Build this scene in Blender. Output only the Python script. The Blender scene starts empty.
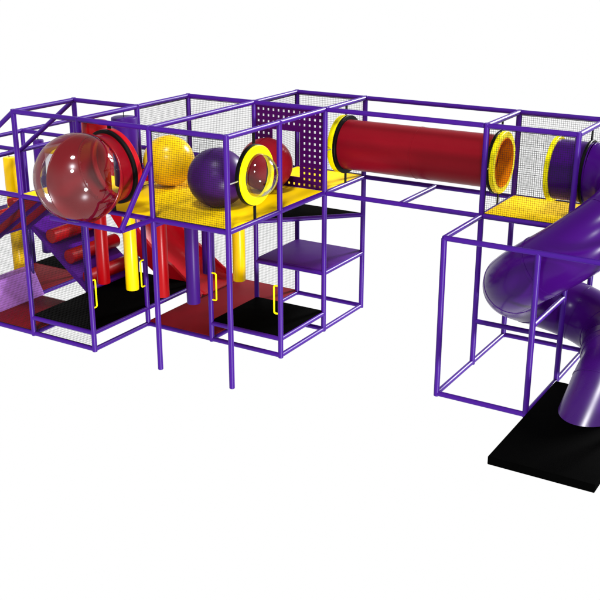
import bpy, bmesh, math
from mathutils import Vector, Matrix
R = math.radians
scn = bpy.context.scene
COL = scn.collection

# ---------------------------------------------------------------- camera, world, lights
cam = bpy.data.objects.new('camera', bpy.data.cameras.new('camera'))
COL.objects.link(cam)
cam.location = (7.1931, -10.0612, 5.6826)
cam.rotation_euler = (R(70.0528), 0, R(31.3999))
cam.data.sensor_width = 36
cam.data.lens = 36 * 1024.02 / 600
cam.data.clip_end = 500
scn.camera = cam

w = bpy.data.worlds.new('World'); scn.world = w; w.use_nodes = True
# world gradient: white up to the horizon, dimming added above to curb washed-out reflections
_nt = w.node_tree
_tc = _nt.nodes.new('ShaderNodeTexCoord'); _sx = _nt.nodes.new('ShaderNodeSeparateXYZ'); _mr = _nt.nodes.new('ShaderNodeMapRange')
_mr.interpolation_type = 'SMOOTHSTEP'
_mr.inputs[1].default_value = .05; _mr.inputs[2].default_value = .85; _mr.inputs[3].default_value = 1.0; _mr.inputs[4].default_value = .35
_nt.links.new(_tc.outputs['Generated'], _sx.inputs[0]); _nt.links.new(_sx.outputs[2], _mr.inputs[0]); _nt.links.new(_mr.outputs[0], _nt.nodes['Background'].inputs[0])
w.node_tree.nodes['Background'].inputs[1].default_value = 1.0
scn.view_settings.view_transform = 'Standard'
scn.view_settings.look = 'None'
scn.view_settings.exposure = 0
scn.view_settings.gamma = 1

def lamp_sun(name, d, e, ang):
    l = bpy.data.lights.new(name, 'SUN'); l.energy = e; l.angle = R(ang)
    o = bpy.data.objects.new(name, l); COL.objects.link(o)
    o.rotation_euler = Vector(d).to_track_quat('-Z', 'Y').to_euler(); return o
lamp_sun('back_studio_lamp', (-.28, -.87, -.38), 7.0, 13)
lamp_sun('front_fill_lamp', (-.38, .78, -.50), 1.2, 8)  # added fill that brightens the fronts under the deck
lamp_sun('top_studio_lamp', (-.14, .40, -.90), 2.6, 9)
lamp_sun('side_studio_lamp', (-.80, .48, .30), 4.0, 7)

# ---------------------------------------------------------------- materials
def mat(name, col, rough=.35, spec=.3, var=.06, scale=3.0, bump=0, bscale=60, metal=0, coat=0):
    m = bpy.data.materials.new(name); m.use_nodes = True
    nt = m.node_tree; b = nt.nodes['Principled BSDF']
    b.inputs['Roughness'].default_value = rough
    b.inputs['Specular IOR Level'].default_value = spec
    b.inputs['Metallic'].default_value = metal
    b.inputs['Coat Weight'].default_value = coat
    tc = nt.nodes.new('ShaderNodeTexCoord')
    n = nt.nodes.new('ShaderNodeTexNoise'); n.inputs['Scale'].default_value = scale; n.inputs['Detail'].default_value = 4
    nt.links.new(tc.outputs['Object'], n.inputs['Vector'])
    r = nt.nodes.new('ShaderNodeMapRange')
    r.inputs[3].default_value = 1 - var; r.inputs[4].default_value = 1 + var
    nt.links.new(n.outputs[0], r.inputs[0])
    mx = nt.nodes.new('ShaderNodeVectorMath'); mx.operation = 'SCALE'
    mx.inputs[0].default_value = col
    nt.links.new(r.outputs[0], mx.inputs['Scale'])
    nt.links.new(mx.outputs[0], b.inputs['Base Color'])
    r2 = nt.nodes.new('ShaderNodeMapRange')
    r2.inputs[3].default_value = rough * .85; r2.inputs[4].default_value = min(1, rough * 1.2)
    nt.links.new(n.outputs[0], r2.inputs[0]); nt.links.new(r2.outputs[0], b.inputs['Roughness'])
    if bump:
        n2 = nt.nodes.new('ShaderNodeTexNoise'); n2.inputs['Scale'].default_value = bscale; n2.inputs['Detail'].default_value = 3
        nt.links.new(tc.outputs['Object'], n2.inputs['Vector'])
        bp = nt.nodes.new('ShaderNodeBump'); bp.inputs['Strength'].default_value = bump; bp.inputs['Distance'].default_value = .004
        nt.links.new(n2.outputs[0], bp.inputs['Height']); nt.links.new(bp.outputs[0], b.inputs['Normal'])
    return m

M = dict(
    pipe=mat('purple_powder_coat', (.038, .004, .165), .36, .14, .05, 2),
    deck=mat('yellow_deck_vinyl', (.84, .55, 0), .5, .05, .06, 1.5, .15, 40),
    yellow=mat('yellow_vinyl', (.84, .52, 0), .24, .20, .03, 2, .1, 25),
    ring=mat('yellow_plastic', (.85, .74, 0), .4, .08, .02, 2),
    red=mat('red_vinyl', (.29, .001, .003), .28, .16, .06, 2, .1, 25),
    redmat=mat('dark_red_mat', (.165, .005, .010), .55, .05, .10, 2, .2, 40),
    redtube=mat('red_plastic', (.165, .003, .008), .33, .07, .08, 2),
    redslide=mat('red_slide_plastic', (.32, .002, .007), .22, .22, .06, 2),
    black=mat('black_rubber', (.0007, .0007, .0007), .7, .004, .25, 6, .3, 80),
    blackmetal=mat('black_steel', (.003, .003, .003), .4, .05, .1),
    tube=mat('purple_plastic', (.034, .002, .108), .22, .11, .08, 2),
    exit=mat('polished_purple_plastic', (.032, .002, .100), .27, .42, .06, 2),
    bag=mat('purple_vinyl', (.034, .004, .125), .33, .12, .06, 2, .1, 25),
    ball=mat('dark_purple_ball_vinyl', (.030, .003, .075), .33, .12, .06, 2, .1, 25),
    shelf=mat('purple_shelf_vinyl', (.040, .004, .115), .5, .06, .06, 2, .15, 40),
    plate=mat('plum_perforated_plastic', (.034, .001, .050), .45, .06, .06, 3),
    stair=mat('purple_vinyl_lightened', (.10, .010, .30), .5, .06, .06, 2, .15, 40),  # shelf purple with a brighter colour, standing in for light on the shaded stair
    shell=mat('deep_red_gloss_plastic', (.17, .002, .006), .22, .25, .06, 2),
    liner=mat('orange_plastic', (.62, .17, 0), .45, .05, .05, 2),
    lilac=mat('lilac_vinyl', (.58, .25, .86), .5, .1, .05, 3, .15, 40),
    net=mat('dark_grey_netting', (.012, .012, .012), .9, .0, .2, 10),
    steel=mat('bright_steel', (.6, .6, .62), .25, .5, .05, 5, metal=.8),
)
def glass():
    m = bpy.data.materials.new('clear_polycarbonate'); m.use_nodes = True
    nt = m.node_tree; nt.nodes.remove(nt.nodes['Principled BSDF'])
    out = nt.nodes['Material Output']
    t = nt.nodes.new('ShaderNodeBsdfTransparent'); t.inputs[0].default_value = (.83, .82, .85, 1)
    g = nt.nodes.new('ShaderNodeBsdfGlossy'); g.inputs['Roughness'].default_value = .06
    lw = nt.nodes.new('ShaderNodeLayerWeight'); lw.inputs[0].default_value = .18
    n = nt.nodes.new('ShaderNodeTexNoise'); n.inputs['Scale'].default_value = 4
    mr = nt.nodes.new('ShaderNodeMapRange'); mr.inputs[3].default_value = .75; mr.inputs[4].default_value = .95
    mu = nt.nodes.new('ShaderNodeMath'); mu.operation = 'MULTIPLY'
    mx = nt.nodes.new('ShaderNodeMixShader')
    nt.links.new(n.outputs[0], mr.inputs[0])
    nt.links.new(lw.outputs['Fresnel'], mu.inputs[0]); nt.links.new(mr.outputs[0], mu.inputs[1])
    ad = nt.nodes.new('ShaderNodeMath'); ad.operation = 'ADD'; ad.inputs[1].default_value = .045
    nt.links.new(mu.outputs[0], ad.inputs[0]); nt.links.new(ad.outputs[0], mx.inputs[0])
    nt.links.new(t.outputs[0], mx.inputs[1]); nt.links.new(g.outputs[0], mx.inputs[2])
    nt.links.new(mx.outputs[0], out.inputs[0])
    return m
M['glass'] = glass()

# ---------------------------------------------------------------- helpers
def obj(name, bm, m, parent=None, smooth=True, label=None, at=None):
    """link bm (world coordinates) as one mesh object; origin moved to `at` or to the mesh centre"""
    c = Vector(at) if at is not None else sum((v.co for v in bm.verts), Vector()) / max(1, len(bm.verts))
    bmesh.ops.translate(bm, verts=bm.verts, vec=-c)
    bmesh.ops.recalc_face_normals(bm, faces=bm.faces)
    me = bpy.data.meshes.new(name); bm.to_mesh(me); bm.free()
    me.materials.append(M[m] if isinstance(m, str) else m)
    if smooth:
        me.polygons.foreach_set('use_smooth', [True] * len(me.polygons))
        me.set_sharp_from_angle(angle=R(38))
    o = bpy.data.objects.new(name, me); COL.objects.link(o)
    if parent:
        o.parent = parent
        bpy_loc = c - WORLD[parent.name]
        o.location = bpy_loc
    else:
        o.location = c
    WORLD[o.name] = c
    if label: o['label'] = label
    return o
WORLD = {}
def thing(name, label, cat, loc, group=None):
    o = bpy.data.objects.new(name, None); COL.objects.link(o); o.location = loc
    o.empty_display_size = .2
    WORLD[o.name] = Vector(loc)
    return tag(o, label, cat, group)
def tag(o, label, cat, group=None):
    o['label'] = label; o['category'] = cat
    if group: o['group'] = group
    return o

def frame_for(d):
    d = d.normalized(); up = Vector((0, 0, 1)) if abs(d.z) < .95 else Vector((1, 0, 0))
    x = up.cross(d).normalized(); y = d.cross(x); return x, y
def tube(bm, pts, r, n=14, cap=True, closed=False, arc=None, x0=None, dirs=None):
    """sweep a circle (or an arc of it) along pts; r is a number or a list"""
    pts = [Vector(p) for p in pts]; N = len(pts); rings = []; x = x0
    for i, p in enumerate(pts):
        if closed: d = (pts[(i + 1) % N] - pts[i - 1])
        else: d = pts[min(i + 1, N - 1)] - pts[max(i - 1, 0)]
        if dirs: d = Vector(dirs[i])
        d.normalize()
        if x is None: x, y = frame_for(d)
        else:
            x = (x - d * x.dot(d)).normalized(); y = d.cross(x)
        rr = r[i] if isinstance(r, (list, tuple)) else r
        if arc: an = [arc[0] + (arc[1] - arc[0]) * k / n for k in range(n + 1)]
        else: an = [2 * math.pi * k / n for k in range(n)]
        rings.append([bm.verts.new(p + (x * math.cos(a) + y * math.sin(a)) * rr) for a in an])
    K = len(rings[0])
    for i in range(N if closed else N - 1):
        a, b = rings[i], rings[(i + 1) % N]
        for k in range(K - 1 if arc else K):
            bm.faces.new((a[k], a[(k + 1) % K], b[(k + 1) % K], b[k]))
    if cap and not closed and not arc:
        bm.faces.new(rings[0][::-1]); bm.faces.new(rings[-1])
    return bm
def pipe_bm(a, b, r=.036, n=16, cap=.006):
    a, b = Vector(a), Vector(b); d = (b - a).normalized()
    return tube(bmesh.new(), [a, a + d * cap, b - d * cap, b], [r - cap * .8, r, r, r - cap * .8], n)
def box(bm, lo, hi, bev=0):
    vs = [bm.verts.new((x, y, z)) for x in (lo[0], hi[0]) for y in (lo[1], hi[1]) for z in (lo[2], hi[2])]
    F = [(0, 1, 3, 2), (4, 6, 7, 5), (0, 4, 5, 1), (2, 3, 7, 6), (0, 2, 6, 4), (1, 5, 7, 3)]
    fs = [bm.faces.new([vs[i] for i in f]) for f in F]
    if bev:
        es = list({e for f in fs for e in f.edges})
        bmesh.ops.bevel(bm, geom=es, offset=bev, segments=2, affect='EDGES', profile=.5)
    return bm
def prism(pts, z0, z1, bev=0):
    """polygon pts in XY between z0 and z1"""
    bm = bmesh.new()
    a = [bm.verts.new((p[0], p[1], z0)) for p in pts]; b = [bm.verts.new((p[0], p[1], z1)) for p in pts]
    n = len(pts); fs = [bm.faces.new(a[::-1]), bm.faces.new(b)]
    for i in range(n): fs.append(bm.faces.new((a[i], a[(i + 1) % n], b[(i + 1) % n], b[i])))
    if bev: bmesh.ops.bevel(bm, geom=list(bm.edges), offset=bev, segments=2, affect='EDGES', profile=.5)
    return bm
def profile_y(pts, y0, y1, bev=0):
    """polygon pts in XZ between y0 and y1"""
    bm = prism([(p[0], p[1]) for p in pts], y0, y1, bev)
    for v in bm.verts: v.co = Vector((v.co.x, v.co.z, v.co.y))
    return bm
def lathe(c, axis, prof, n=48, ref=None):
    """prof: (distance along axis, radius)"""
    bm = bmesh.new(); c = Vector(c); ax = Vector(axis).normalized(); x, y = frame_for(ax)
    rings = []
    for h, r in prof:
        if r < 1e-6: rings.append([bm.verts.new(c + ax * h)])
        else: rings.append([bm.verts.new(c + ax * h + (x * math.cos(2 * math.pi * k / n) + y * math.sin(2 * math.pi * k / n)) * r) for k in range(n)])
    for a, b in zip(rings, rings[1:]):
        for k in range(n):
            k2 = (k + 1) % n
            if len(a) == 1 and len(b) == 1: continue
            if len(a) == 1: bm.faces.new((a[0], b[k2], b[k]))
            elif len(b) == 1: bm.faces.new((a[k], a[k2], b[0]))
            else: bm.faces.new((a[k], a[k2], b[k2], b[k]))
    return bm
def ring_bm(c, axis, r0, r1, t0, t1, n=64, e=.006):
    """flat ring between radii r0<r1 from t0 to t1 along the axis with softened edges"""
    return lathe(c, axis, [(t0 + e, r0), (t0, r0 + e), (t0, r1 - e), (t0 + e, r1), (t1 - e, r1), (t1, r1 - e), (t1, r0 + e), (t1 - e, r0), (t0 + e, r0)], n)
def net_bm(o, u, v, hole=None, pitch=.0275, th=.0017):
    """netting in the parallelogram o, o+u, o+v; optional round hole (centre, radius)"""
    bm = bmesh.new(); o, u, v = Vector(o), Vector(u), Vector(v); nrm = u.cross(v).normalized()
    def strand(a, b, off):
        d = (b - a)
        if d.length < .01: return
        d.normalize(); s = d.cross(nrm) * th
        q = nrm * th
        A = [a + s + off, a + q + off, a - s + off, a - q + off]; B = [p - a + b for p in A]
        A = [bm.verts.new(p) for p in A]; B = [bm.verts.new(p) for p in B]
        for k in range(4): bm.faces.new((A[k], A[(k + 1) % 4], B[(k + 1) % 4], B[k]))
    for (s, t, off) in ((u, v, 0), (v, u, th * 1.0)):
        n = int(s.length / pitch)
        for i in range(1, n):
            a = o + s * (i / n); b = a + t
            # gentle sag so the lines are not ruler straight
            if hole:
                c, r = Vector(hole[0]), hole[1]; d = (b - a).normalized(); k = (c - a).dot(d); p = a + d * k; h = (p - c).length
                if h < r:
                    q = math.sqrt(r * r - h * h)
                    strand(a, a + d * max(0, k - q), nrm * off); strand(a + d * min((b - a).length, k + q), b, nrm * off); continue
            strand(a, b, nrm * off)
    # border cord
    P = [o, o + u, o + u + v, o + v]
    for k in range(4): tube(bm, [P[k], P[(k + 1) % 4]], .0045, 6)
    return bm

L = 1.2; TOP = 3.3; DK = 2.1; G = 0.0; ST = .25; SH = .9; LD = 1.2; LO = 2.42
def P(x, y, z): return Vector((x * L, y * L, z))
def post(par, x, y, z1, z0=G - .036): return obj('post', pipe_bm(P(x, y, z0), P(x, y, z1 + .034), .0375), 'pipe', par)
def rail(par, a, b, r=.0345, name='rail'): return obj(name, pipe_bm(P(*a), P(*b), r), 'pipe', par)
def net(par, x0, y0, x1, y1, z0, z1, hole=None):
    u = P(x1, y1, 0) - P(x0, y0, 0); d = u.normalized() * .04
    return obj('net_panel', net_bm(P(x0, y0, z0 + .04) + d, u - 2 * d, Vector((0, 0, z1 - z0 - .08)), hole), 'net', par, smooth=False)
def slab(par, name, m, x0, x1, y0, y1, z0, z1, bev=.008, inset=.0):
    return obj(name, box(bmesh.new(), (x0 * L + inset, y0 * L + inset, z0), (x1 * L - inset, y1 * L - inset, z1), bev), m, par)

# ================================================================ LEFT: climbing tower
tw = thing('climbing_frame', 'large two storey purple pipe climbing frame on the left with yellow decks and netting', 'play frame', P(-2, 1, -.036))
for x, y in ((0, 0), (-1, 0), (-2, 0), (-3, 0), (-3, 1), (-2, 1), (-2, 2), (-1, 2), (0, 1), (0, 2), (0, 3), (-1, 3)): post(tw, x, y, TOP)
for x, y in ((-1, 1), (-3, 2), (-3, 3), (-2, 3)): post(tw, x, y, DK)
for x in (-5, -4):
    for y in (0, 1, 2, 3): post(tw, x, y, LO)
# top rails
for a, b in (((-3, 0), (0, 0)), ((-3, 1), (-2, 1)), ((-2, 2), (0, 2)), ((-1, 3), (0, 3)),
             ((-3, 0), (-3, 1)), ((-2, 0), (-2, 2)), ((-1, 0), (-1, 3)), ((0, 0), (0, 3))):
    rail(tw, (*a, TOP), (*b, TOP))
# deck rails
for a, b in (((-5, 0), (0, 0)), ((-4, 3), (0, 3)), ((-1, 2), (0, 2)), ((-3, 0), (-3, 1)), ((-3, 2), (-1, 2)),
             ((0, 0), (0, 3)), ((-1, 2), (-1, 3)), ((-4, 2), (-4, 3))):
    rail(tw, (*a, DK), (*b, DK))
rail(tw, (-1, 0, DK - .08), (-1, 2, DK - .08)); rail(tw, (-2, 0, DK - .08), (-2, 2, DK - .08))
# lower frame rails
for a, b in (((-5, 0), (-2, 0)), ((-2, 1), (0, 1)), ((-1, 2), (0, 2)), ((-5, 3), (0, 3)), ((-2, 0), (-2, 1)),
             ((0, 1), (0, 3)), ((-1, 1), (-1, 3)), ((-3, 0), (-3, 1)), ((-4, 0), (-4, 2)), ((-5, 0), (-5, 3))):
    rail(tw, (*a, G), (*b, G))
for a, b in (((-3, 0), (-2, 0)), ((-2, 0), (-2, 2)), ((-1, 1), (0, 1)), ((0, 1), (0, 2)), ((-3, 0), (-3, 2))):
    rail(tw, (*a, ST), (*b, ST))
for a, b in (((-1, 2), (0, 2)), ((0, 2), (0, 3)), ((-1, 2), (-1, 3)), ((-1, 3), (0, 3))):
    rail(tw, (*a, SH - .02), (*b, SH - .02))
rail(tw, (-4, 0, LD), (-4, 2, LD)); rail(tw, (-5, 0, LD), (-5, 2, LD))
rail(tw, (-1, 2, 1.5), (0, 3, 1.5), name='diagonal_rail')
# sloping low roof at the far left
for y in (0, 1): rail(tw, (-3, y, TOP), (-4, y, LO), name='roof_brace')
for a, b in (((-4, 0), (-4, 3)), ((-5, 0), (-5, 3)), ((-5, 1), (-4, 1)), ((-5, 2), (-4, 2)), ((-5, 0), (-4, 0))):
    rail(tw, (*a, LO), (*b, LO))
# balcony for the bubble
YB = -.53
rail(tw, (-2, YB, DK), (-1, YB, DK)); rail(tw, (-2, YB, DK), (-2, 0, DK)); rail(tw, (-1, YB, DK), (-1, 0, DK))
rail(tw, (-1, YB, DK), (-1, 0, 2.87), name='balcony_brace')
# decks
slab(tw, 'deck', 'deck', -3, -1, 0, 1.3, DK - .03, DK + .03)
slab(tw, 'deck', 'deck', -2, -1, 1.3, 2, DK - .03, DK + .03)
slab(tw, 'deck', 'deck', -1, 0, 0, 3, DK - .03, DK + .03)
# floors and mats
slab(tw, 'floor_mat', 'redmat', -2, -1, 1, 3, -.005, .045)
slab(tw, 'floor_mat', 'redmat', -4, -3, 0, 1, -.005, .045)
slab(tw, 'floor_mat', 'redmat', -5, -4, 0, 2, -.005, .045)
slab(tw, 'floor_mat', 'black', -5, -4, 2, 3, -.005, .05)
slab(tw, 'step_platform', 'black', -3, -2, 0, 2, ST - .02, ST + .045)
slab(tw, 'step_platform', 'black', -1, 0, 1, 2, ST - .02, ST + .045)
slab(tw, 'climbing_shelf', 'shelf', -1, 0, 2, 3, SH - .05, SH + .03, .012)
obj('triangle_shelf', prism([(-1.2, 2.4), (0, 3.6), (-1.2, 3.6)], 1.475, 1.53, .008), 'black', tw)
slab(tw, 'landing', 'shelf', -5, -4, 0, 2, LD - .03, LD + .03)
# nets
net(tw, -4, 0, -3, 0, G, DK); net(tw, -3, 0, -2, 0, G, DK); net(tw, -5, 0, -4, 0, G, DK)
net(tw, -1, 0, 0, 0, DK, TOP)
net(tw, -2, 1, -2, 2, DK, TOP); net(tw, -2, 2, -1, 2, DK, TOP); net(tw, -1, 2, -1, 3, DK, TOP); net(tw, -1, 3, 0, 3, DK, TOP)
for x in (-5, -4, -3, -2): net(tw, x, 3, x + 1, 3, G, DK)
# perforated wall with a doorway
def perforated(x0, x1, y, z0, z1):
    NX, NZ = 13, 13; bm = bmesh.new(); W = x1 - x0; H = z1 - z0
    px, pz = W / NX, H / NZ; hs = .0175
    def door(x, z): return x0 + .25 * W < x < x0 + .665 * W and z0 + .13 * H < z < z0 + .715 * H
    xs = [x0]; zs = [z0]
    for i in range(NX): c = x0 + (i + .5) * px; xs += [c - hs, c + hs]
    for i in range(NZ): c = z0 + (i + .5) * pz; zs += [c - hs, c + hs]
    dx = [x0 + .25 * W, x0 + .665 * W]; dz = [z0 + .13 * H, z0 + .715 * H]
    xs = sorted(set(xs + [x1] + dx)); zs = sorted(set(zs + [z1] + dz))
    grid = {}
    def V(i, k):
        if (i, k) not in grid: grid[(i, k)] = bm.verts.new((xs[i], y, zs[k]))
        return grid[(i, k)]
    for i in range(len(xs) - 1):
        for k in range(len(zs) - 1):
            cx, cz = (xs[i] + xs[i + 1]) / 2, (zs[k] + zs[k + 1]) / 2
            if door(cx, cz): continue
            fx = ((cx - x0) / px) % 1 - .5; fz = ((cz - z0) / pz) % 1 - .5
            near = (dx[0] - .035 < cx < dx[1] + .035) and (dz[0] - .035 < cz < dz[1] + .035)
            if abs(fx * px) < hs and abs(fz * pz) < hs and not near: continue
            bm.faces.new((V(i, k), V(i + 1, k), V(i + 1, k + 1), V(i, k + 1)))
    ex = bmesh.ops.extrude_face_region(bm, geom=list(bm.faces))
    bmesh.ops.translate(bm, verts=[g for g in ex['geom'] if isinstance(g, bmesh.types.BMVert)], vec=(0, .014, 0))
    return bm
obj('perforated_wall', perforated(-1.2 + .035, -.035, 2.4 - .007, DK + .035, TOP - .035), 'plate', tw, smooth=False)
# yellow grab handles at the two entrances
def handle(par, x, y, d, z0=.62, z1=1.03):
    a = P(x, y, 0); d = Vector(d); o = .105; c = .025
    pts = [a + d * .03 + Vector((0, 0, z0)), a + d * (o - c) + Vector((0, 0, z0))]
    for k in range(1, 6):
        t = math.pi / 2 * k / 6; pts.append(a + d * (o - c + c * math.sin(t)) + Vector((0, 0, z0 + c - c * math.cos(t))))
    for k in range(0, 6):
        t = math.pi / 2 * k / 6; pts.append(a + d * (o - c + c * math.cos(t)) + Vector((0, 0, z1 - c + c * math.sin(t))))
    pts += [a + d * (o - c) + Vector((0, 0, z1)), a + d * .03 + Vector((0, 0, z1))]
    obj('grab_handle', tube(bmesh.new(), pts, .0125, 10), 'ring', par)
handle(tw, -2, 0, (0, 1, 0)); handle(tw, -2, 1, (0, -1, 0)); handle(tw, -1, 1, (1, 0, 0)); handle(tw, 0, 1, (-1, 0, 0))
# roller stair up to the landing
s0, s1 = Vector((-3 * L + .02, 0, ST + .075)), Vector((-4 * L, 0, LD + .06)); nrm = Vector((.62, 0, .78)).normalized()
st = obj('stair_ramp', profile_y([(s0.x, s0.z), (s1.x, s1.z), (s1.x, s1.z - .09), (s0.x - .03, s0.z - .10)], L + .02, 2 * L - .02, .006), 'stair', tw)
for t in (.10, .40, .70):
    c = s0.lerp(s1, t) + nrm * .115
    obj('foam_roller', tube(bmesh.new(), [(c.x, L + .05, c.z), (c.x, L + .058, c.z), (c.x, 2 * L - .058, c.z), (c.x, 2 * L - .05, c.z)], [.106, .115, .115, .106], 28), 'red', st)
# second ramp from the landing up to the deck, seen from below
r0, r1 = Vector((-4 * L, 0, LD + .02)), Vector((-3 * L - .02, 0, DK - .04))
rp = obj('upper_ramp', profile_y([(r0.x, r0.z), (r1.x, r1.z), (r1.x, r1.z - .035), (r0.x, r0.z - .035)], .05, L - .05), 'redmat', tw)
for y in (.02, .55, L - .06):
    obj('stringer', profile_y([(r0.x, r0.z + .02), (r1.x, r1.z + .02), (r1.x, r1.z - .10), (r0.x, r0.z - .10)], y, y + .045, .005), 'shelf', rp)
for t in (.2, .5, .8):
    c = r0.lerp(r1, t) + Vector((-.05, 0, .05)); obj('foam_roller', tube(bmesh.new(), [(c.x, .07, c.z), (c.x, L - .07, c.z)], .07, 20), 'red', rp)
# lilac climbing wedge on the red floor
obj('climbing_wedge', profile_y([(-4.60, .046), (-4.80, .47), (-5.0, .47), (-5.20, .046)], -.02, 1.24, .006), 'lilac', tw)

# ================================================================ bridge frame
br = thing('bridge_frame', 'long open purple pipe bridge frame that carries the red crawl tunnel between the two towers', 'bridge frame', P(1, 2.5, DK))
for y in (2, 3):
    rail(br, (.03, y, TOP), (1.97, y, TOP)); rail(br, (.03, y, DK), (1.97, y, DK))
rail(br, (1, 2, DK), (1, 3, DK))

# ================================================================ RIGHT: slide tower
sl = thing('slide_tower_frame', 'purple pipe tower frame on the right with an open cage around the spiral tube', 'play frame', P(2.5, 2, -.036))
for x, y in ((2, 2), (2, 3), (3, 2), (3, 3)): post(sl, x, y, TOP)
for x, y in ((2, 1), (3, 1), (4, 1)): post(sl, x, y, DK - .034)
for a, b in (((2, 2), (3, 2)), ((2, 3), (4, 3)), ((2, 2), (2, 3)), ((3, 2), (3, 3))): rail(sl, (*a, TOP), (*b, TOP))
for a, b in (((2, 2), (3, 2)), ((2, 3), (3, 3)), ((2, 2), (2, 3)), ((3, 2), (3, 3)), ((2, 1), (4, 1)), ((2, 1), (2, 2))): rail(sl, (*a, DK), (*b, DK))
for a, b in (((2, 1), (3, 1)), ((2, 1), (2, 3)), ((2, 3), (3, 3)), ((3, 1), (3, 3))): rail(sl, (*a, G), (*b, G))
rail(sl, (2, 2, .61), (3, 2, .61)); rail(sl, (3, 1, 1.18), (3, 2, 1.18))
slab(sl, 'deck', 'deck', 2, 3, 2, 3, DK - .03, DK + .03)
TY, TZ = 3.0, 2.71
net(sl, 2, 3, 3, 3, DK, TOP); net(sl, 2, 2, 3, 2, DK, TOP)

# ================================================================ red crawl tunnel
tn = thing('crawl_tunnel', 'long straight dark red crawl tunnel with yellow rings at both ends inside the bridge frame', 'tunnel', (1.2, TY, TZ - .37))
TR = .362
bm = lathe((0, TY, TZ), (1, 0, 0), [(.02, TR - .012), (.02, TR), (1.19, TR), (1.192, TR + .004), (1.208, TR + .004), (1.21, TR), (2.38, TR), (2.38, TR - .012), (.02, TR - .012)], 72)
obj('tube_shell', bm, 'redtube', tn)
def strap(par, x, ztop0, ztop1, y=TY, name='mounting_strap'):
    obj(name, box(bmesh.new(), (x - .006, y - .028, ztop0), (x + .006, y + .028, ztop1), .002), 'blackmetal', par)
for x, s in ((0, -1), (2.4, 1)):
    obj('end_ring', ring_bm((x, TY, TZ), (s, 0, 0), TR - .03, .42, -.012, .075 if s < 0 else .05), 'ring', tn, label='bright yellow end ring')
    obj('mounting_flange', ring_bm((x, TY, TZ), (s, 0, 0), TR - .012, .425, -.055, -.014), 'blackmetal', tn)
    strap(tn, x - s * .01, TZ + .43, TOP - .03); strap(tn, x - s * .01, DK + .03, TZ - .43)
    for sy in (-1, 1):
        obj('bolt', tube(bmesh.new(), [(x, TY + sy * .43, TZ), (x, TY + sy * .565, TZ)], .009, 8), 'steel', tn)
obj('ring_liner', lathe((2.4, TY, TZ), (1, 0, 0), [(-.17, TR - .014), (.058, TR - .031), (.058, TR - .036), (-.17, TR - .020)], 64), 'liner', tn, label='orange yellow inner lining')

# ================================================================ spiral tube slide
sp = thing('spiral_tube_slide', 'huge glossy purple spiral tube slide curling down through the right tower to a black mat', 'slide', (3.9, 1.8, .1))
XC, YC, SR, TUR = 3.635, 2.335, .665, .393
A1 = 450
ZK = [(-45, 2.71), (0, 2.71), (45, 2.66), (90, 2.54), (135, 2.27), (180, 1.88), (225, 1.50), (270, 1.20), (315, .97), (360, .79), (405, .66), (450, .59), (495, .50)]
def hz(a):
    k = min(int((a + 45) // 45), len(ZK) - 2); t = (a - ZK[k][0]) / 45
    g = lambda i: ZK[max(0, min(len(ZK) - 1, i))][1]
    p0, p1, p2, p3 = g(k - 1), g(k), g(k + 1), g(k + 2)
    return .5 * (2 * p1 + (p2 - p0) * t + (2 * p0 - 5 * p1 + 4 * p2 - p3) * t * t + (3 * p1 - p0 - 3 * p2 + p3) * t ** 3)
def hel(a):
    t = R(a); return Vector((XC + SR * math.sin(t), YC + SR * math.cos(t), hz(a)))
def hdir(a): return (hel(a + 1) - hel(a - 1)).normalized() if a < A1 - 1 else (hel(a) - hel(a - 2)).normalized()
obj('entry_tube', tube(bmesh.new(), [(3.19, TY, TZ), (3.4, TY, TZ), (XC, TY, TZ)], TUR, 64, cap=False), 'tube', sp)
segs = [(0, 60), (60, 125), (125, 190), (190, 240), (240, 300), (300, 360), (360, 405), (405, A1)]
for a, b in segs:
    n = max(6, int((b - a) / 4)); aa = [a, a + .9, a + 1.0] + [a + (b - a) * i / n for i in range(1, n)] + [b - 1.0, b - .9, b]
    rr = [TUR + .006, TUR + .006, TUR] + [TUR] * (n - 1) + [TUR, TUR + .006, TUR + .006]
    obj('spiral_section', tube(bmesh.new(), [hel(x) for x in aa], rr, 64, cap=False, dirs=[hdir(x) for x in aa]), 'tube', sp)
# exit: two short sections bending down onto the mat, cut off flush with its surface
ctrl = [hel(A1), Vector((4.385, 2.10, .51)), Vector((4.365, 1.88, .36)), Vector((4.34, 1.67, .16)), Vector((4.31, 1.47, -.04)), Vector((4.28, 1.25, -.25)), Vector((4.25, .87, -.62))]
def cr(t):
    k = min(int(t), len(ctrl) - 2); t -= k; g = lambda i: ctrl[max(0, min(len(ctrl) - 1, i))]
    p0, p1, p2, p3 = g(k - 1), g(k), g(k + 1), g(k + 2)
    return .5 * (2 * p1 + (p2 - p0) * t + (2 * p0 - 5 * p1 + 4 * p2 - p3) * t * t + (3 * p1 - p0 - 3 * p2 + p3) * t ** 3)
def crd(t): return (hdir(A1) if t < .02 else (cr(t + .01) - cr(t - .01))).normalized()
for t0, t1 in ((0, .45), (.45, 2.2), (2.2, 5.9)):
    n = int((t1 - t0) * 8) + 3; tt = [t0, t0 + .035, t0 + .04] + [t0 + (t1 - t0) * i / n for i in range(1, n)] + [t1 - .04, t1 - .035, t1]
    rr = [TUR + .006, TUR + .006, TUR] + [TUR] * (n - 1) + [TUR, TUR + .006, TUR + .006]
    bm = tube(bmesh.new(), [cr(t) for t in tt], rr, 72, cap=False, dirs=[crd(t) for t in tt])
    bmesh.ops.bisect_plane(bm, geom=list(bm.verts) + list(bm.edges) + list(bm.faces), plane_co=(0, 0, .098), plane_no=(0, 0, -1), clear_outer=True)
    if bm.faces: obj('exit_section', bm, 'exit', sp)
    else: bm.free()
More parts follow.
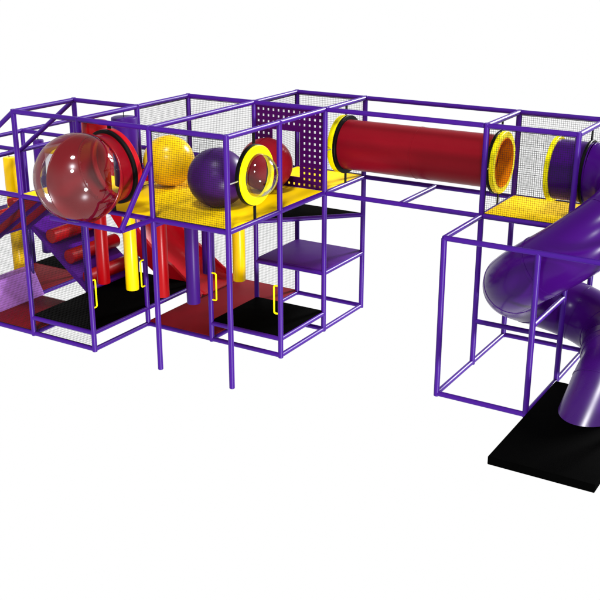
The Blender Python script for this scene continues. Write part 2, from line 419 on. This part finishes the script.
obj('entry_ring', ring_bm((3.16, TY, TZ), (-1, 0, 0), TUR - .04, .428, -.03, .03), 'ring', sp, label='yellow ring round the tube mouth')
obj('mounting_flange', ring_bm((3.6, TY, TZ), (1, 0, 0), TUR, .425, -.02, .02), 'blackmetal', sp)
strap(sp, 3.6, TZ + .43, TOP - .03)
mt = obj('landing_mat', box(bmesh.new(), (3.66, -.22, -.01), (4.88, 2.18, .095), .012), 'black')
tag(mt, 'thick black rubber landing mat under the mouth of the spiral slide', 'mat')

# ================================================================ red bubble window on the balcony
C = Vector((-1.95, -.53, 2.67)); SRd = .58; NR = .455
bw = thing('bubble_lookout', 'large clear dome on a glossy red round shell sticking out over the left balcony', 'bubble window', C - Vector((0, 0, SRd)))
CN = Vector((-1.86, 0, 2.725))
axv = (C - CN).normalized(); D = (C - CN).length; DA = Vector((.12, -1, .30)).normalized()
PH = R(9)
def hemi(rad, n=90, m=40):
    bm = lathe(C, -DA, [(rad * math.sin(PH + (math.pi / 2 - PH) * i / m), rad * math.cos(PH + (math.pi / 2 - PH) * i / m)) for i in range(m + 1)], n)
    kill = [f for f in bm.faces if ((f.calc_center_median() - CN) - axv * (f.calc_center_median() - CN).dot(axv)).length < NR - .012]
    bmesh.ops.delete(bm, geom=kill, context='FACES'); return bm
bm = hemi(SRd); bmesh.ops.recalc_face_normals(bm, faces=bm.faces)
bmesh.ops.solidify(bm, geom=list(bm.faces), thickness=.012)
obj('red_shell', bm, 'shell', bw)
hn = D - math.sqrt(SRd ** 2 - NR ** 2) + .02
obj('neck', lathe(CN, axv, [(-.02, NR - .012), (-.02, NR), (hn, NR), (hn + .004, NR - .006), (hn, NR - .012), (-.02, NR - .012)], 80), 'shell', bw)
dome = [((SRd - .004) * math.sin(-PH + .02 + (math.pi / 2 + PH - .02) * i / 24), (SRd - .004) * math.cos(-PH + .02 + (math.pi / 2 + PH - .02) * i / 24)) for i in range(25)]
obj('clear_dome', lathe(C, DA, dome, 80), 'glass', bw)
obj('dome_rim', ring_bm(C - DA * SRd * math.sin(PH), DA, SRd * math.cos(PH) - .010, SRd * math.cos(PH) + .008, -.012, .006, 80, .003), 'shell', bw)
obj('mounting_flange', ring_bm(CN, axv, NR - .008, NR + .045, -.02, .03, 72), 'blackmetal', bw)
obj('deck_ring', ring_bm(CN, axv, NR - .04, NR + .05, -.09, -.022, 72), 'redslide', bw)
obj('mounting_strap', box(bmesh.new(), (-1.89, -.008, CN.z + .47), (-1.83, .006, TOP - .03), .002), 'blackmetal', bw)
obj('mounting_strap', box(bmesh.new(), (-1.89, -.008, DK + .03), (-1.83, .006, CN.z - .47), .002), 'blackmetal', bw)

# yellow ringed bubble window on the right face
B = Vector((0, .62, 2.715))
yb = thing('bubble_window', 'small clear bubble window in a bright yellow ring on the right face of the tower', 'bubble window', B - Vector((0, 0, .42)))
obj('window_ring', ring_bm(B, (1, 0, 0), .275, .385, .012, .045), 'ring', yb)
obj('mounting_flange', ring_bm(B, (1, 0, 0), .335, .395, -.045, .010), 'blackmetal', yb)
dome = [(.045 + .25 * math.sin(math.pi / 2 * i / 14), .285 * math.cos(math.pi / 2 * i / 14)) for i in range(15)]
obj('clear_dome', lathe(B, (1, 0, 0), dome, 64), 'glass', yb)
obj('mounting_strap', box(bmesh.new(), (-.02, B.y - .028, B.z + .405), (-.008, B.y + .028, TOP - .03), .002), 'blackmetal', yb)
obj('mounting_strap', box(bmesh.new(), (-.02, B.y - .028, DK + .03), (-.008, B.y + .028, B.z - .405), .002), 'blackmetal', yb)
for a, b in (((0, .04, 2.71), (0, .235, 2.71)), ((0, 1.045, 2.71), (0, 1.165, 2.71))):
    obj('bolt', tube(bmesh.new(), [a, b], .010, 8), 'steel', yb)

# ================================================================ balls on the upper deck
def ball(name, x, y, r, m, label, sq=.985):
    bm = bmesh.new(); bmesh.ops.create_uvsphere(bm, u_segments=64, v_segments=40, radius=r)
    for v in bm.verts: v.co.z *= sq; v.co += Vector((x, y, DK + .03 + r * sq))
    o = thing(name, label, 'ball', (x, y, DK + .03), 'big padded balls on the upper deck')
    obj('ball_cover', bm, m, o)
    obj('seam_piping', ring_bm((x, y, DK + .03 + r * sq), (1, 0, 0), r - .004, r + .0012, -.003, .003, 80, .001), m, o)
    return o
ball('padded_ball', -2.10, 1.50, .375, 'yellow', 'big bright yellow padded ball, leftmost ball on the upper deck')
ball('padded_ball', -.80, .90, .405, 'ball', 'big dark purple padded ball on the deck beside the yellow ringed window')
ball('padded_ball', -.74, 2.00, .385, 'redtube', 'big dark red padded ball before the perforated wall')

# ================================================================ hanging padded bags
def bag(x, y, z0, z1, m, label, r=.098, zhang=None, group='padded bags hanging under the deck'):
    o = thing('hanging_bag', label, 'hanging bag', (x, y, z0), group)
    e_ = min(.02, r * .15)
    pr = [(0, 0), (0, r - e_), (e_ * .3, r - e_ * .3), (e_, r), (z1 - z0 - e_, r), (z1 - z0 - e_ * .3, r - e_ * .3), (z1 - z0, r - e_), (z1 - z0, 0)]
    obj('bag_cover', lathe((x, y, z0), (0, 0, 1), pr, 40), m, o)
    obj('hanging_cord', tube(bmesh.new(), [(x, y, z1 - .001), (x, y, zhang)], .006, 8), 'blackmetal', o)
UD = DK - .03
for (x, y, z0, m, lab) in (
        (-2.54, .82, .60, 'red', 'red padded bag hanging in front of the roller stair'),
        (-2.07, .82, .60, 'yellow', 'glossy yellow padded bag hanging between the red stair bag and the red slide'),
        (-1.59, .82, .60, 'red', 'dull red padded bag hanging before the slide, beside the thin overhang post'),
        (-1.12, .82, .60, 'bag', 'large purple padded bag hanging over the front of the red floor'),
        (-1.13, 1.80, .60, 'yellow', 'orange yellow padded bag hanging near the black entrance step'),
        (-1.64, 1.84, .60, 'bag', 'dark purple padded bag hanging at the foot of the slide')):
    bag(x * L, y * L, z0, UD - .03, m, lab, zhang=UD + .005)
bag(-4.23 * L, 1.0 * L, .33, LD - .06, 'yellow', 'yellow padded bag hanging below the far left landing', zhang=LD - .03, group=None)
bag(-4.23 * L, 1.0 * L, LD + .06, 2.28, 'yellow', 'tall yellow padded bag above the landing at the far left edge', zhang=LO, group=None)
bag(-4.70 * L, 2.0 * L, .30, 2.30, 'bag', 'long purple padded bag behind the stair, hanging from the low far left rail', r=.092, zhang=LO, group=None)
g = 'wide bags hanging above the deck'
bag(-2 * L, .26 * L, 2.22, 3.235, 'red', 'wide red padded bag hanging above the deck behind the red bubble', r=.18, zhang=TOP, group=g)
bag(-2 * L, .76 * L, 2.22, 3.20, 'bag', 'wide purple padded bag hanging above the deck behind the bubble neck', r=.18, zhang=TOP, group=g)

# ================================================================ open red slide inside the tower
rs = thing('wave_slide', 'glossy open red slide curving down inside the tower to the red floor', 'slide', (-2.9, 3.0, .05))
def slide_z(x):
    K_ = [(-4.8, 2.12), (-4.5, 1.86), (-4.2, 1.46), (-3.9, 1.06), (-3.6, .72), (-3.3, .47), (-3.0, .31), (-2.7, .18), (-2.4, .10), (-2.15, .08), (-1.9, .08)]
    for (a, za), (b, zb) in zip(K_, K_[1:]):
        if x <= b + 1e-6: return za + (zb - za) * (x - a) / (b - a)
    return K_[-1][1]
xs = [-4.8 + 2.52 * i / 60 for i in range(61)]
def sz(x): return sum(slide_z(min(-1.9, max(-4.8, x + d * .1))) for d in (-2, -1, 0, 1, 2)) / 5
Y0, Y1 = 2.02 * L, 2.82 * L
prof = []
for k in range(9):   # near wall lip, wall, bed, wall, lip
    pass
W = Y1 - Y0; cs = [(-.05, -.07), (-.035, .10), (-.03, .24), (0, .26), (.03, .24), (.04, .12), (.09, .03), (.18, 0), (W / 2, -.01), (W - .18, 0), (W - .09, .03), (W - .04, .12), (W - .03, .24), (W, .26), (W + .03, .24), (W + .05, -.12)]
bm = bmesh.new(); rows = []
for x in xs:
    s = (sz(x + .02) - sz(x - .02)) / .04; ln = math.sqrt(1 + s * s); nx, nz = -s / ln, 1 / ln
    tp = .12 + .88 * max(0, min(1, (-2.28 - x) / .70)) ** .8
    rows.append([bm.verts.new((x + nx * h * tp, Y0 + y, sz(x) + nz * h * tp)) for y, h in cs])
for a, b in zip(rows, rows[1:]):
    for k in range(len(cs) - 1): bm.faces.new((a[k], a[k + 1], b[k + 1], b[k]))
bmesh.ops.recalc_face_normals(bm, faces=bm.faces)
bmesh.ops.solidify(bm, geom=list(bm.faces), thickness=.02)
obj('slide_bed', bm, 'redslide', rs)
obj('top_platform', box(bmesh.new(), (-5.6, 2 * L + .04, 2.07), (-4.79, 3 * L - .04, 2.13), .008), 'deck', rs, label='yellow platform at the slide top')
